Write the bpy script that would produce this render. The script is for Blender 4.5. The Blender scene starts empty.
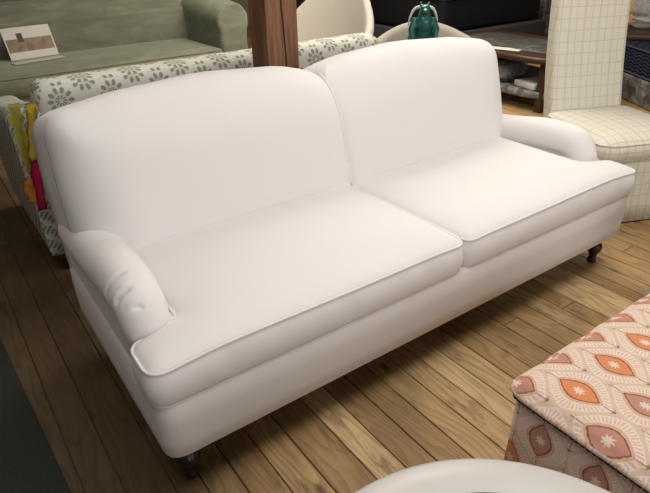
import bpy, bmesh, math, random
import numpy as np
from mathutils import Vector, Matrix
from mathutils.geometry import delaunay_2d_cdt
random.seed(7)
rng = np.random.default_rng(7)
scn = bpy.context.scene
PI = math.pi

# ------------------------------------------------------------------ camera
cam_d = bpy.data.cameras.new('camera')
cam = bpy.data.objects.new('camera', cam_d)
scn.collection.objects.link(cam)
scn.camera = cam
F_PX = 569.06
cam_d.sensor_fit = 'HORIZONTAL'
cam_d.sensor_width = 36.0
cam_d.lens = F_PX / 650.0 * 36.0
cam_d.clip_start = 0.02
def cam_axes(yaw, pitch, roll):
    cy, sy, cp, sp = math.cos(yaw), math.sin(yaw), math.cos(pitch), math.sin(pitch)
    f = Vector((sy*cp, cy*cp, -sp)); r = Vector((cy, -sy, 0)); u = r.cross(f)
    cr, sr = math.cos(roll), math.sin(roll)
    return cr*r + sr*u, -sr*r + cr*u, f
CR, CU, CF = cam_axes(0.6045, 0.5080, -0.0265)
m = Matrix((CR, CU, -CF)).transposed().to_4x4()
m.translation = Vector((-0.2432, -1.0959, 1.3887))
cam.matrix_world = m

# ------------------------------------------------------------------ world, lights, exposure
w = bpy.data.worlds.new('showroom_air'); scn.world = w; w.use_nodes = True
w.node_tree.nodes['Background'].inputs[0].default_value = (1.0, 0.93, 0.84, 1)
w.node_tree.nodes['Background'].inputs[1].default_value = 0.22
scn.view_settings.view_transform = 'Standard'
scn.view_settings.look = 'None'
scn.view_settings.gamma = 1.0
scn.view_settings.use_curve_mapping = False
scn.view_settings.exposure = 0.0

def area(name, loc, target, size, size_y, power, col):
    d = bpy.data.lights.new(name, 'AREA'); d.shape = 'RECTANGLE'
    d.size = size; d.size_y = size_y; d.energy = power; d.color = col
    o = bpy.data.objects.new(name, d); scn.collection.objects.link(o)
    o.location = loc
    o.rotation_euler = (Vector(target) - Vector(loc)).to_track_quat('-Z', 'Y').to_euler()
    return o
area('ceiling_light_front', (1.25, 0.12, 2.90), (1.25, 0.10, 0), 2.4, 0.7, 22, (1.0, 0.965, 0.91))
area('ceiling_light_rear', (2.9, 2.6, 2.75), (2.9, 2.6, 0), 2.2, 1.6, 125, (1.0, 0.91, 0.78))
area('ceiling_light_aisle', (2.1, -0.48, 2.90), (2.0, -0.2, 0.3), 2.2, 0.6, 29, (1.0, 0.965, 0.90))
area('overhead_left_fill', (-0.3, -0.50, 2.85), (0.6, 0.3, 0.5), 1.3, 0.6, 16, (1.0, 0.97, 0.95))  # added fill for the sofa's left and front faces, not a known lamp

area('low_front_fill', (0.9, -3.25, 1.25), (0.9, 0, 1.15), 4.2, 1.5, 54, (1.0, 0.975, 0.95))  # added low fill that lifts the sofa's front faces, no known window

# ------------------------------------------------------------------ helpers
def link(o): scn.collection.objects.link(o); return o
def tag(o, label=None, cat=None, group=None, kind=None):
    if label: o['label'] = label
    if cat: o['category'] = cat
    if group: o['group'] = group
    if kind: o['kind'] = kind
    return o
def thing(name, label, cat, loc=(0, 0, 0), rz=0.0, group=None):
    o = link(bpy.data.objects.new(name, None)); o.location = loc; o.rotation_euler = (0, 0, rz)
    o.empty_display_size = 0.1
    return tag(o, label, cat, group)
def obj(name, bm, mat, parent=None, smooth=True, rec=True):
    if rec: bmesh.ops.recalc_face_normals(bm, faces=bm.faces[:])
    me = bpy.data.meshes.new(name); bm.to_mesh(me); bm.free()
    for p in me.polygons: p.use_smooth = smooth
    me.materials.append(mat)
    o = link(bpy.data.objects.new(name, me))
    if parent: o.parent = parent
    return o
def copy_tree(o, parent=None):
    c = o.copy(); scn.collection.objects.link(c); c.parent = parent
    for ch in list(o.children): copy_tree(ch, c)
    return c
def box(bm, x0, x1, y0, y1, z0, z1, M=None, bev=0.0, seg=2):
    vs = [bm.verts.new((x, y, z)) for x in (x0, x1) for y in (y0, y1) for z in (z0, z1)]
    fs = [(0,1,3,2), (4,6,7,5), (0,4,5,1), (2,3,7,6), (0,2,6,4), (1,5,7,3)]
    faces = [bm.faces.new([vs[i] for i in f]) for f in fs]
    if bev:
        es = list({e for f in faces for e in f.edges})
        r = bmesh.ops.bevel(bm, geom=es, offset=bev, segments=seg, profile=0.6, affect='EDGES')
        if M:
            vv = {v for f in r['faces'] for v in f.verts}
            for v in vv: v.co = M @ v.co
    elif M:
        for v in vs: v.co = M @ v.co
    return bm
def newbox(*a, **k):
    M = k.pop('M', None)
    bm = box(bmesh.new(), *a, **k)
    if M: bm.transform(M)
    return bm
def tube(bm, pts, rad, n=10, closed=False, cap=True):
    pts = [Vector(p) for p in pts]; N = len(pts)
    rads = rad if hasattr(rad, '__len__') else [rad]*N
    rings = []; up = None
    for i, p in enumerate(pts):
        a = pts[(i-1) % N] if (closed or i > 0) else pts[i]
        b = pts[(i+1) % N] if (closed or i < N-1) else pts[i]
        t = (b-a).normalized()
        if up is None:
            up = Vector((0, 0, 1)) if abs(t.z) < 0.9 else Vector((1, 0, 0))
        s = t.cross(up)
        if s.length < 1e-5: s = t.cross(Vector((0, 1, 0.1)))
        s.normalize(); up = s.cross(t).normalized()
        rings.append([bm.verts.new(p + rads[i]*(math.cos(2*PI*k/n)*s + math.sin(2*PI*k/n)*up)) for k in range(n)])
    R = N if closed else N-1
    for i in range(R):
        A, B = rings[i], rings[(i+1) % N]
        for k in range(n): bm.faces.new((A[k], A[(k+1) % n], B[(k+1) % n], B[k]))
    if cap and not closed:
        bm.faces.new(rings[0]); bm.faces.new(rings[-1])
    return bm
def lathe(bm, prof, n=32, M=None):
    rings = []
    for r, z in prof:
        rings.append([bm.verts.new((max(r, 1e-4)*math.cos(2*PI*k/n), max(r, 1e-4)*math.sin(2*PI*k/n), z)) for k in range(n)])
    for A, B in zip(rings, rings[1:]):
        for k in range(n): bm.faces.new((A[k], A[(k+1) % n], B[(k+1) % n], B[k]))
    bm.faces.new(rings[0]); bm.faces.new(rings[-1])
    if M:
        for R in rings:
            for v in R: v.co = M @ v.co
    return bm
def round_poly(corners, res=0.012):
    """corners: (x, y, r). Rounded, evenly resampled closed outline as an array."""
    P = [np.array(c[:2], float) for c in corners]; R = [c[2] for c in corners]; n = len(P); out = []
    for i in range(n):
        p, a, b, r = P[i], P[i-1], P[(i+1) % n], R[i]
        da = (a-p)/np.linalg.norm(a-p); db = (b-p)/np.linalg.norm(b-p)
        if r < 1e-5: out.append(p); continue
        ang = math.acos(max(-1, min(1, da@db))); d = min(r/math.tan(ang/2), 0.49*np.linalg.norm(a-p), 0.49*np.linalg.norm(b-p))
        s, e = p+da*d, p+db*d
        k = 10
        for j in range(k+1):
            t = j/k; out.append((1-t)**2*s + 2*t*(1-t)*(p*0.55+0.45*(s+e)/2 if False else p) + t*t*e)
    out = np.array(out)
    seg = np.linalg.norm(np.roll(out, -1, 0)-out, axis=1); cum = np.concatenate([[0], np.cumsum(seg)])
    N = max(24, int(cum[-1]/res)); s = np.linspace(0, cum[-1], N, endpoint=False)
    ext = np.vstack([out, out[:1]])
    return np.stack([np.interp(s, cum, ext[:, 0]), np.interp(s, cum, ext[:, 1])], 1)
def dist_poly(p, poly):
    a = poly; b = np.roll(poly, -1, 0); ab = b-a
    t = np.clip(((p-a)*ab).sum(1)/np.maximum((ab**2).sum(1), 1e-12), 0, 1)
    return np.linalg.norm(a+ab*t[:, None]-p, axis=1).min()
def inside(p, poly):
    a = poly; b = np.roll(poly, -1, 0)
    c = ((a[:, 1] > p[1]) != (b[:, 1] > p[1]))
    with np.errstate(divide='ignore', invalid='ignore'):
        xi = (b[:, 0]-a[:, 0])*(p[1]-a[:, 1])/(b[:, 1]-a[:, 1])+a[:, 0]
    return (c & (p[0] < xi)).sum() % 2 == 1
def soft_dist(p, poly):
    seg = np.linalg.norm(np.roll(poly, -1, 0)-poly, axis=1); r4 = (((poly-p)**2).sum(1)+1e-8)**2
    return (PI/(2*(seg/r4).sum()))**(1/3)
def fbm(x, y, sd=0, sc=6.0):
    v = 0; a = 1
    for k in range(3):
        v += a*math.sin(sc*x*(1.3+k)+sd*1.7+2.1*k+1.4*math.sin(sc*y*0.9+sd+k))*math.cos(sc*y*(1.1+k*0.8)+sd*0.6+math.sin(sc*x*0.7+k))
        a *= 0.5
    return v
def cushion(name, outline, center, z0, z1, crown, mat, parent, bulge=0.012, edge_r=0.10, sag=0.0, sd=0, welt=0.0042, rings=26, wrinkle=0.0012, under=True, wfun=None, pull=None):
    """Boxed cushion with welted edges: outline (closed), sides z0..z1 with outward bulge, crowned top."""
    c = np.array(center, float); N = len(outline)
    nrm = np.zeros_like(outline)
    d = np.roll(outline, -1, 0)-np.roll(outline, 1, 0); d /= np.linalg.norm(d, axis=1)[:, None]
    nrm[:, 0] = d[:, 1]; nrm[:, 1] = -d[:, 0]
    area2 = (outline[:, 0]*np.roll(outline[:, 1], -1)-np.roll(outline[:, 0], -1)*outline[:, 1]).sum()
    if area2 < 0: nrm = -nrm
    bm = bmesh.new(); rl = []
    K = 9
    def zt(p):  # small waviness of the top edge
        return sag*math.sin(p[0]*5.1+sd)*0.5 + (wfun(p) if wfun else 0)
    for k in range(K+1):
        t = k/K; zz = z0+(z1-z0)*t; bu = bulge*math.sin(PI*t)**0.7 if 0 < t < 1 else 0
        ring = []
        for i in range(N):
            p = outline[i]; ww = wrinkle*fbm(p[0]*3, p[1]*3, sd, 9)*math.sin(PI*t)*1.6
            q = p + nrm[i]*(bu+ww)
            ring.append(bm.verts.new((q[0], q[1], zz + zt(p)*t)))
        rl.append(ring)
    for A, B in zip(rl, rl[1:]):
        for k in range(N): bm.faces.new((A[k], A[(k+1) % N], B[(k+1) % N], B[k]))
    # crowned top: outline, two close inner rows and a regular grid, triangulated together
    pts = [tuple(p) for p in outline]
    for off in (0.005, 0.012, 0.021):
        for i in range(N):
            p = outline[i]-nrm[i]*off
            if dist_poly(p, outline) > off*0.93 and inside(p, outline): pts.append(tuple(p))
    lo, hi = outline.min(0), outline.max(0)
    gs_ = max(0.014, (hi-lo).max()/60)
    for a_ in np.arange(lo[0]+gs_*0.5, hi[0], gs_):
        for b_ in np.arange(lo[1]+gs_*0.5, hi[1], gs_):
            p = np.array([a_, b_])
            if inside(p, outline) and dist_poly(p, outline) > 0.021+gs_*0.55: pts.append((a_, b_))
    V, _, Fs, ov, _, _ = delaunay_2d_cdt([Vector(p) for p in pts], [(k, (k+1) % N) for k in range(N)], [], 1, 1e-6)
    top = []
    for q, orig in zip(V, ov):
        if orig and min(orig) < N: top.append(rl[-1][min(orig)]); continue
        p = np.array([q.x, q.y]); dd = dist_poly(p, outline); ds = soft_dist(p, outline); b_ = min(1, dd/0.06); d2 = dd*(1-b_)+ds*b_
        z = z1+0.010*(1-math.exp(-dd/0.012))+crown*(1-math.exp(-d2/edge_r))+wrinkle*fbm(p[0], p[1], sd, 7)*min(1, dd/0.03)+zt(p)
        if pull: z += pull(p)*min(1, dd/0.03)
        top.append(bm.verts.new((p[0], p[1], z)))
    for f_ in Fs:
        if len(set(f_)) == len(f_):
            try: bm.faces.new([top[k] for k in f_])
            except ValueError: pass
    if under: bm.faces.new(rl[0])
    o = obj(name, bm, mat, parent)
    if welt:
        wb = bmesh.new()
        for zz, tt, wr in ((z1+0.001, 1, welt), (z0+0.001, 0, welt*0.45)):
            tube(wb, [(outline[i][0]+nrm[i][0]*0.002, outline[i][1]+nrm[i][1]*0.002, zz+zt(outline[i])*tt) for i in range(N)], wr, 8, closed=True)
        obj('welting', wb, mat, o)
    return o
def fused(name, bm, mat, parent, voxel=0.009, it=14, fac=0.5):
    """one continuous upholstered skin from overlapping volumes"""
    bmesh.ops.recalc_face_normals(bm, faces=bm.faces[:])
    me = bpy.data.meshes.new('raw'); bm.to_mesh(me); bm.free()
    t = link(bpy.data.objects.new('raw', me))
    r = t.modifiers.new('r', 'REMESH'); r.mode = 'VOXEL'; r.voxel_size = voxel
    s = t.modifiers.new('s', 'SMOOTH'); s.iterations = it; s.factor = fac
    dg = bpy.context.evaluated_depsgraph_get()
    m2 = bpy.data.meshes.new_from_object(t.evaluated_get(dg))
    bpy.data.objects.remove(t)
    m2.name = name
    for p in m2.polygons: p.use_smooth = True
    m2.materials.clear(); m2.materials.append(mat)
    o = link(bpy.data.objects.new(name, m2)); o.parent = parent
    return o
def ellipsoid(bm, c, r, M=None, seg=24):
    res = bmesh.ops.create_uvsphere(bm, u_segments=seg, v_segments=seg//2, radius=1.0)
    for v in res['verts']:
        v.co = Vector((v.co.x*r[0]+c[0], v.co.y*r[1]+c[1], v.co.z*r[2]+c[2]))
        if M: v.co = M @ v.co
def catmull(pts, k=8):
    P = [Vector(p) for p in pts]; P = [P[0]*2-P[1]]+P+[P[-1]*2-P[-2]]; out = []
    for i in range(1, len(P)-2):
        for j in range(k):
            t = j/k; a, b, c, d = P[i-1], P[i], P[i+1], P[i+2]
            out.append(0.5*((2*b)+(c-a)*t+(2*a-5*b+4*c-d)*t*t+(3*b-a-3*c+d)*t**3))
    out.append(P[-2]); return out

# ------------------------------------------------------------------ materials
class NT:
    def __init__(s, name, rough=0.8, spec=0.3):
        s.m = bpy.data.materials.new(name); s.m.use_nodes = True; s.t = s.m.node_tree
        s.b = s.t.nodes['Principled BSDF']; s.b.inputs['Roughness'].default_value = rough
        s.b.inputs['Specular IOR Level'].default_value = spec
    def n(s, typ, **k):
        x = s.t.nodes.new(typ)
        for a, v in k.items(): setattr(x, a, v)
        return x
    def put(s, sock, v):
        if isinstance(v, bpy.types.NodeSocket): s.t.links.new(v, sock)
        elif v is not None:
            if hasattr(v, '__len__') and len(v) == 3 and sock.type == 'RGBA': v = (*v, 1)
            sock.default_value = v
    def math(s, op, a, b=None, c=None, clamp=False):
        x = s.n('ShaderNodeMath', operation=op, use_clamp=clamp)
        s.put(x.inputs[0], a)
        if b is not None: s.put(x.inputs[1], b)
        if c is not None: s.put(x.inputs[2], c)
        return x.outputs[0]
    def mix(s, f, a, b, mode='MIX'):
        x = s.n('ShaderNodeMix', data_type='RGBA', blend_type=mode)
        s.put(x.inputs[0], f); s.put(x.inputs[6], a); s.put(x.inputs[7], b); return x.outputs[2]
    def coord(s, which='Object'): return s.n('ShaderNodeTexCoord').outputs[which]
    def xyz(s, v):
        x = s.n('ShaderNodeSeparateXYZ'); s.put(x.inputs[0], v); return x.outputs
    def mapv(s, v, sc=(1, 1, 1), rot=(0, 0, 0), loc=(0, 0, 0)):
        x = s.n('ShaderNodeMapping'); s.put(x.inputs[0], v)
        x.inputs['Scale'].default_value = sc; x.inputs['Rotation'].default_value = rot; x.inputs['Location'].default_value = loc
        return x.outputs[0]
    def noise(s, v, scale, detail=3, rough=0.5, out=0, dist=0.0):
        x = s.n('ShaderNodeTexNoise'); s.put(x.inputs['Vector'], v); x.inputs['Scale'].default_value = scale
        x.inputs['Detail'].default_value = detail; x.inputs['Roughness'].default_value = rough; x.inputs['Distortion'].default_value = dist
        return x.outputs[out]
    def ramp(s, f, stops):
        x = s.n('ShaderNodeValToRGB'); s.put(x.inputs[0], f); r = x.color_ramp
        while len(r.elements) < len(stops): r.elements.new(0.5)
        for e, (p, c) in zip(r.elements, stops): e.position = p; e.color = (*c, 1)
        return x.outputs[0]
    def step(s, v, lo, hi):
        x = s.n('ShaderNodeMapRange', interpolation_type='SMOOTHSTEP'); s.put(x.inputs[0], v)
        x.inputs[1].default_value = lo; x.inputs[2].default_value = hi; return x.outputs[0]
    def bump(s, h, strength=0.2, dist=0.01):
        x = s.n('ShaderNodeBump'); s.put(x.inputs['Height'], h)
        x.inputs['Strength'].default_value = strength; x.inputs['Distance'].default_value = dist
        s.t.links.new(x.outputs[0], s.b.inputs['Normal'])
    def col(s, v): s.put(s.b.inputs['Base Color'], v); return s.m
def weave(nt, c, scale=900, bump=0.15):
    v = nt.coord(); n1 = nt.noise(v, scale*0.5, 2, 0.7)
    n2 = nt.noise(v, 7, 3, 0.5)
    a = nt.mix(nt.math('MULTIPLY', n1, 0.10), c, tuple(x*0.72 for x in c))
    h = nt.math('ADD', nt.math('MULTIPLY', n1, 0.25), nt.math('MULTIPLY', n2, 1.2))
    nt.bump(h, bump, 0.006)
    return a
def fabric(name, c, rough=0.92, sheen=0.25, bump=0.15, scale=900):
    nt = NT(name, rough, 0.15); nt.b.inputs['Sheen Weight'].default_value = sheen
    nt.b.inputs['Sheen Roughness'].default_value = 0.5
    return nt.col(weave(nt, c, scale, bump))
def plain(name, c, rough=0.5, spec=0.4, metallic=0.0, var=0.12, scale=6):
    nt = NT(name, rough, spec); nt.b.inputs['Metallic'].default_value = metallic
    n = nt.noise(nt.coord(), scale, 4)
    return nt.col(nt.mix(nt.math('MULTIPLY', n, var*2), c, tuple(x*0.55 for x in c)))

M_white = fabric('white_cotton_duck', (0.715, 0.69, 0.685), bump=0.3)
M_seam = fabric('seam_thread', (0.26, 0.24, 0.23))
M_cream = fabric('cream_linen', (0.47, 0.44, 0.385))
M_greige = fabric('greige_linen', (0.30, 0.275, 0.24))
M_darkleg = plain('ebonised_turned_wood', (0.018, 0.013, 0.012), 0.28, 0.5)
M_black = plain('black_cloth', (0.008, 0.009, 0.012), 0.85, 0.2)
M_charcoal = plain('charcoal_cloth', (0.055, 0.055, 0.058), 0.8, 0.2)
M_walnut = plain('dark_walnut', (0.060, 0.032, 0.020), 0.4, 0.4, var=0.3, scale=14)
M_paper = plain('white_paper', (0.62, 0.60, 0.56), 0.7, 0.2, var=0.03)
M_lacquer = plain('ivory_lacquer', (0.57, 0.555, 0.53), 0.35, 0.4, var=0.02)
M_inlay = plain('black_inlay', (0.012, 0.012, 0.012), 0.4, 0.3)
M_yellow = plain('yellow_tissue', (0.62, 0.46, 0.05), 0.7, 0.2, var=0.25, scale=30)
M_olive = plain('olive_yellow_tissue', (0.46, 0.41, 0.07), 0.7, 0.2, var=0.25, scale=30)
M_orange = plain('orange_tissue', (0.80, 0.34, 0.08), 0.7, 0.2, var=0.25, scale=30)
M_pink = plain('magenta_tissue', (0.50, 0.02, 0.085), 0.7, 0.2, var=0.25, scale=30)
M_teal = plain('teal_glaze', (0.008, 0.11, 0.10), 0.25, 0.6, var=0.4, scale=40)
M_plaster = plain('warm_plaster', (0.42, 0.36, 0.28), 0.9, 0.1, var=0.1)
M_ceiling = plain('painted_ceiling_boards', (0.40, 0.36, 0.30), 0.9, 0.1, var=0.1)
M_brass = plain('aged_brass', (0.20, 0.12, 0.05), 0.45, 0.4, metallic=0.7)

# green velvet: mottled nap
nt = NT('sage_velvet', 0.75, 0.2); nt.b.inputs['Sheen Weight'].default_value = 0.55
nt.b.inputs['Sheen Tint'].default_value = (0.75, 0.85, 0.68, 1)
v = nt.coord(); nn = nt.noise(nt.mapv(v, (1, 2.5, 2.5)), 3.2, 5, 0.62, dist=0.6)
M_velvet = nt.col(nt.ramp(nn, [(0.3, (0.14, 0.15, 0.105)), (0.55, (0.205, 0.215, 0.155)), (0.75, (0.28, 0.29, 0.22))]))
nt.bump(nn, 0.3, 0.01)

# plastic wrap
nt = NT('clear_plastic_wrap', 0.16, 0.6)
v = nt.coord(); pn = nt.noise(v, 14, 4, 0.6, dist=1.2)
nt.bump(pn, 1.0, 0.03); nt.b.inputs['Alpha'].default_value = 0.36
M_wrap = nt.col((0.62, 0.62, 0.62))
nt = NT('wrapped_slab_film', 0.22, 0.6)
v = nt.coord(); pn = nt.noise(v, 12, 4, 0.6, dist=1.0); nt.bump(pn, 0.9, 0.02)
M_film = nt.col(nt.ramp(pn, [(0.35, (0.06, 0.055, 0.05)), (0.55, (0.16, 0.155, 0.145)), (0.75, (0.34, 0.34, 0.32))]))
nt = NT('grey_marble', 0.25, 0.5)
v = nt.coord(); pn = nt.noise(v, 5, 6, 0.65, dist=1.5)
M_marble = nt.col(nt.ramp(pn, [(0.35, (0.06, 0.062, 0.06)), (0.55, (0.11, 0.112, 0.105)), (0.7, (0.22, 0.22, 0.21))]))
# navy quilted mattress ticking
nt = NT('navy_quilted_ticking', 0.8, 0.2)
v = nt.xyz(nt.coord()); wv = nt.math('ABSOLUTE', nt.math('SINE', nt.math('ADD', nt.math('MULTIPLY', v[2], 110), nt.math('MULTIPLY', nt.math('SINE', nt.math('MULTIPLY', nt.math('ADD', v[0], v[1]), 60)), 0.8))))
nt.bump(wv, 0.9, 0.01)
M_navy = nt.col(nt.mix(nt.step(wv, 0.0, 0.4), (0.004, 0.005, 0.012), (0.017, 0.02, 0.042)))

# pillar wood
nt = NT('reddish_brown_timber', 0.55, 0.3)
v = nt.coord(); g = nt.noise(nt.mapv(v, (14, 14, 0.8)), 3, 6, 0.6, dist=0.4)
M_timber = nt.col(nt.ramp(g, [(0.3, (0.080, 0.036, 0.018)), (0.52, (0.19, 0.090, 0.045)), (0.75, (0.28, 0.15, 0.080))]))
nt.bump(g, 0.5, 0.01)

# floor boards
nt = NT('old_pine_boards', 0.42, 0.35)
v = nt.coord(); at = nt.n('ShaderNodeAttribute', attribute_name='board').outputs
shift = nt.n('ShaderNodeVectorMath', operation='ADD'); nt.put(shift.inputs[0], v)
sc = nt.n('ShaderNodeVectorMath', operation='SCALE'); nt.put(sc.inputs[0], at['Color']); sc.inputs['Scale'].default_value = 19.0
nt.put(shift.inputs[1], sc.outputs[0]); sv = shift.outputs[0]
warp = nt.noise(nt.mapv(sv, (5, 0.9, 1)), 1.6, 2, 0.5)
wx = nt.xyz(nt.mapv(sv, (1, 0.02, 1)))[0]
rings = nt.math('FRACT', nt.math('ADD', nt.math('MULTIPLY', wx, 26), nt.math('MULTIPLY', warp, 11)))
late = nt.math('MULTIPLY', nt.step(rings, 0.35, 0.95), nt.math('SUBTRACT', 1.0, nt.step(rings, 0.95, 1.0)))
fine = nt.noise(nt.mapv(sv, (90, 3.5, 1)), 1.5, 4, 0.6)
blotch = nt.noise(v, 2.1, 4, 0.6)
knot = nt.n('ShaderNodeTexVoronoi'); nt.put(knot.inputs['Vector'], nt.mapv(sv, (5.0, 2.6, 1))); knot.inputs['Scale'].default_value = 1.0
kd = nt.math('SUBTRACT', 1.0, nt.step(knot.outputs['Distance'], 0.03, 0.11))
c0 = nt.ramp(at['Fac'], [(0.0, (0.38, 0.235, 0.105)), (0.5, (0.54, 0.365, 0.175)), (1.0, (0.68, 0.49, 0.26))])
c1 = nt.mix(nt.math('MULTIPLY', late, 0.40), c0, (0.15, 0.078, 0.030))
c2 = nt.mix(nt.math('MULTIPLY', nt.step(fine, 0.5, 0.75), 0.40), c1, (0.12, 0.065, 0.028))
c3 = nt.mix(nt.math('MULTIPLY', nt.step(blotch, 0.48, 0.72), 0.42), c2, (0.13, 0.082, 0.042))
st1 = nt.step(nt.noise(nt.mapv(sv, (9, 2.2, 1)), 1.7, 5, 0.7), 0.56, 0.70)
c3 = nt.mix(nt.math('MULTIPLY', st1, 0.6), c3, (0.085, 0.050, 0.024))
c4 = nt.mix(nt.math('MULTIPLY', kd, 0.8), c3, (0.05, 0.024, 0.012))
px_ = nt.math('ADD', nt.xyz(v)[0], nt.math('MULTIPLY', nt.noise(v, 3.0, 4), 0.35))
left_shade = nt.math('SUBTRACT', 1.0, nt.step(px_, 0.12, 0.55))   # boards by the rug: darker finish plus left-side shade painted into the colour
c5 = nt.mix(nt.math('MULTIPLY', left_shade, 0.84), c4, (0.034, 0.024, 0.014))
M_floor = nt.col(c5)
nt.put(nt.b.inputs['Roughness'], nt.math('ADD', 0.36, nt.math('MULTIPLY', fine, 0.25)))
nt.bump(nt.math('ADD', fine, nt.math('MULTIPLY', late, 0.5)), 0.35, 0.003)

# rug
nt = NT('charcoal_green_pile', 0.95, 0.1)
v = nt.coord(); n1 = nt.noise(v, 160, 3, 0.8)
M_rug = nt.col(nt.mix(n1, (0.020, 0.024, 0.020), (0.060, 0.066, 0.056))); nt.bump(n1, 0.8, 0.01)

# ikat ogee print (UV in metres)
def ogee(nt, uv, pa, pb):
    s = nt.xyz(uv); u, vv = s[0], s[1]
    def loc(off):
        a = nt.math('SUBTRACT', nt.math('FRACT', nt.math('ADD', nt.math('DIVIDE', u, pa), 0.5+off)), 0.5)
        b = nt.math('SUBTRACT', nt.math('FRACT', nt.math('ADD', nt.math('DIVIDE', vv, pb), 0.5+off)), 0.5)
        return nt.math('MULTIPLY', a, pa), nt.math('MULTIPLY', b, pb)
    return loc(0.0), loc(0.5)
nt = NT('ikat_ogee_print', 0.9, 0.15)
uv = nt.n('ShaderNodeUVMap', uv_map='UVMap').outputs[0]
jit = nt.noise(uv, 150, 2, 0.5, out=1)
jx = nt.n('ShaderNodeVectorMath', operation='SCALE'); nt.put(jx.inputs[0], jit); jx.inputs['Scale'].default_value = 0.006
ja = nt.n('ShaderNodeVectorMath', operation='ADD'); nt.put(ja.inputs[0], uv); nt.put(ja.inputs[1], jx.outputs[0])
A, B = ogee(nt, ja.outputs[0], 0.142, 0.235)
def metric(d):
    ax = nt.math('DIVIDE', nt.math('ABSOLUTE', d[0]), 0.0305)
    by = nt.math('DIVIDE', d[1], 0.051)
    return nt.math('ADD', ax, nt.math('POWER', nt.math('ABSOLUTE', by), 1.7))
mA, mB = metric(A), metric(B)
mm = nt.math('MINIMUM', mA, mB)
isA = nt.math('LESS_THAN', mA, mB)
def sel(a, b):  # isA ? a : b
    return nt.math('ADD', nt.math('MULTIPLY', isA, a), nt.math('MULTIPLY', nt.math('SUBTRACT', 1.0, isA), b))
dx, dy = sel(A[0], B[0]), sel(A[1], B[1])
ang = nt.math('ARCTAN2', dy, dx)
ground = (0.68, 0.60, 0.52)
feather = nt.math('SINE', nt.math('MULTIPLY', ang, 42))
band = nt.math('MULTIPLY', nt.step(mm, 1.35, 1.5), nt.math('SUBTRACT', 1.0, nt.step(mm, 2.0, 2.2)))
c = nt.mix(nt.math('MULTIPLY', nt.step(feather, -0.3, 0.4), nt.math('MULTIPLY', band, 0.75)), ground, (0.62, 0.35, 0.25))
band2 = nt.math('MULTIPLY', nt.step(mm, 2.15, 2.3), nt.math('SUBTRACT', 1.0, nt.step(mm, 2.75, 3.0)))
c = nt.mix(nt.math('MULTIPLY', band2, 0.6), c, (0.57, 0.33, 0.24))
# green sprigs between the medallions of one column
gx = nt.step(nt.math('ABSOLUTE', dx), 0.010, 0.005)
gy = nt.math('MULTIPLY', nt.step(nt.math('ABSOLUTE', dy), 0.078, 0.086), nt.step(nt.math('SINE', nt.math('MULTIPLY', dy, 420)), -0.5, 0.3))
nt_gx = nt.math('SUBTRACT', 1.0, nt.step(nt.math('ABSOLUTE', dx), 0.006, 0.012))
c = nt.mix(nt.math('MULTIPLY', nt.math('MULTIPLY', nt_gx, gy), 0.85), c, (0.20, 0.20, 0.075))
stem = nt.math('MULTIPLY', nt.math('SUBTRACT', 1.0, nt.step(nt.math('ABSOLUTE', dx), 0.0008, 0.002)), nt.step(mm, 1.1, 1.2))
c = nt.mix(nt.math('MULTIPLY', stem, 0.7), c, (0.20, 0.10, 0.05))
halo = nt.math('MULTIPLY', nt.step(mm, 1.05, 1.12), nt.math('SUBTRACT', 1.0, nt.step(mm, 1.25, 1.4)))
c = nt.mix(nt.math('MULTIPLY', halo, 0.8), c, (0.60, 0.30, 0.16))
med = nt.mix(isA, (0.47, 0.235, 0.17), (0.62, 0.235, 0.105))
inm = nt.math('SUBTRACT', 1.0, nt.step(mm, 0.96, 1.02))
c = nt.mix(inm, c, med)
line = nt.math('MULTIPLY', nt.step(mm, 0.86, 0.93), nt.math('SUBTRACT', 1.0, nt.step(mm, 1.02, 1.1)))
c = nt.mix(nt.math('MULTIPLY', line, 0.8), c, (0.16, 0.05, 0.03))
rr = nt.math('SQRT', nt.math('ADD', nt.math('POWER', nt.math('MULTIPLY', dx, 1.15), 2.0), nt.math('POWER', dy, 2.0)))
star = nt.math('SUBTRACT', rr, nt.math('MULTIPLY', nt.math('COSINE', nt.math('MULTIPLY', ang, 8)), 0.0035))
c = nt.mix(nt.math('MULTIPLY', nt.math('SUBTRACT', 1.0, nt.step(star, 0.009, 0.014)), 0.85), c, (0.70, 0.60, 0.52))
M_ikat = nt.col(c)
nt.bump(nt.noise(uv, 700, 2), 0.15, 0.003)

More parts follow.
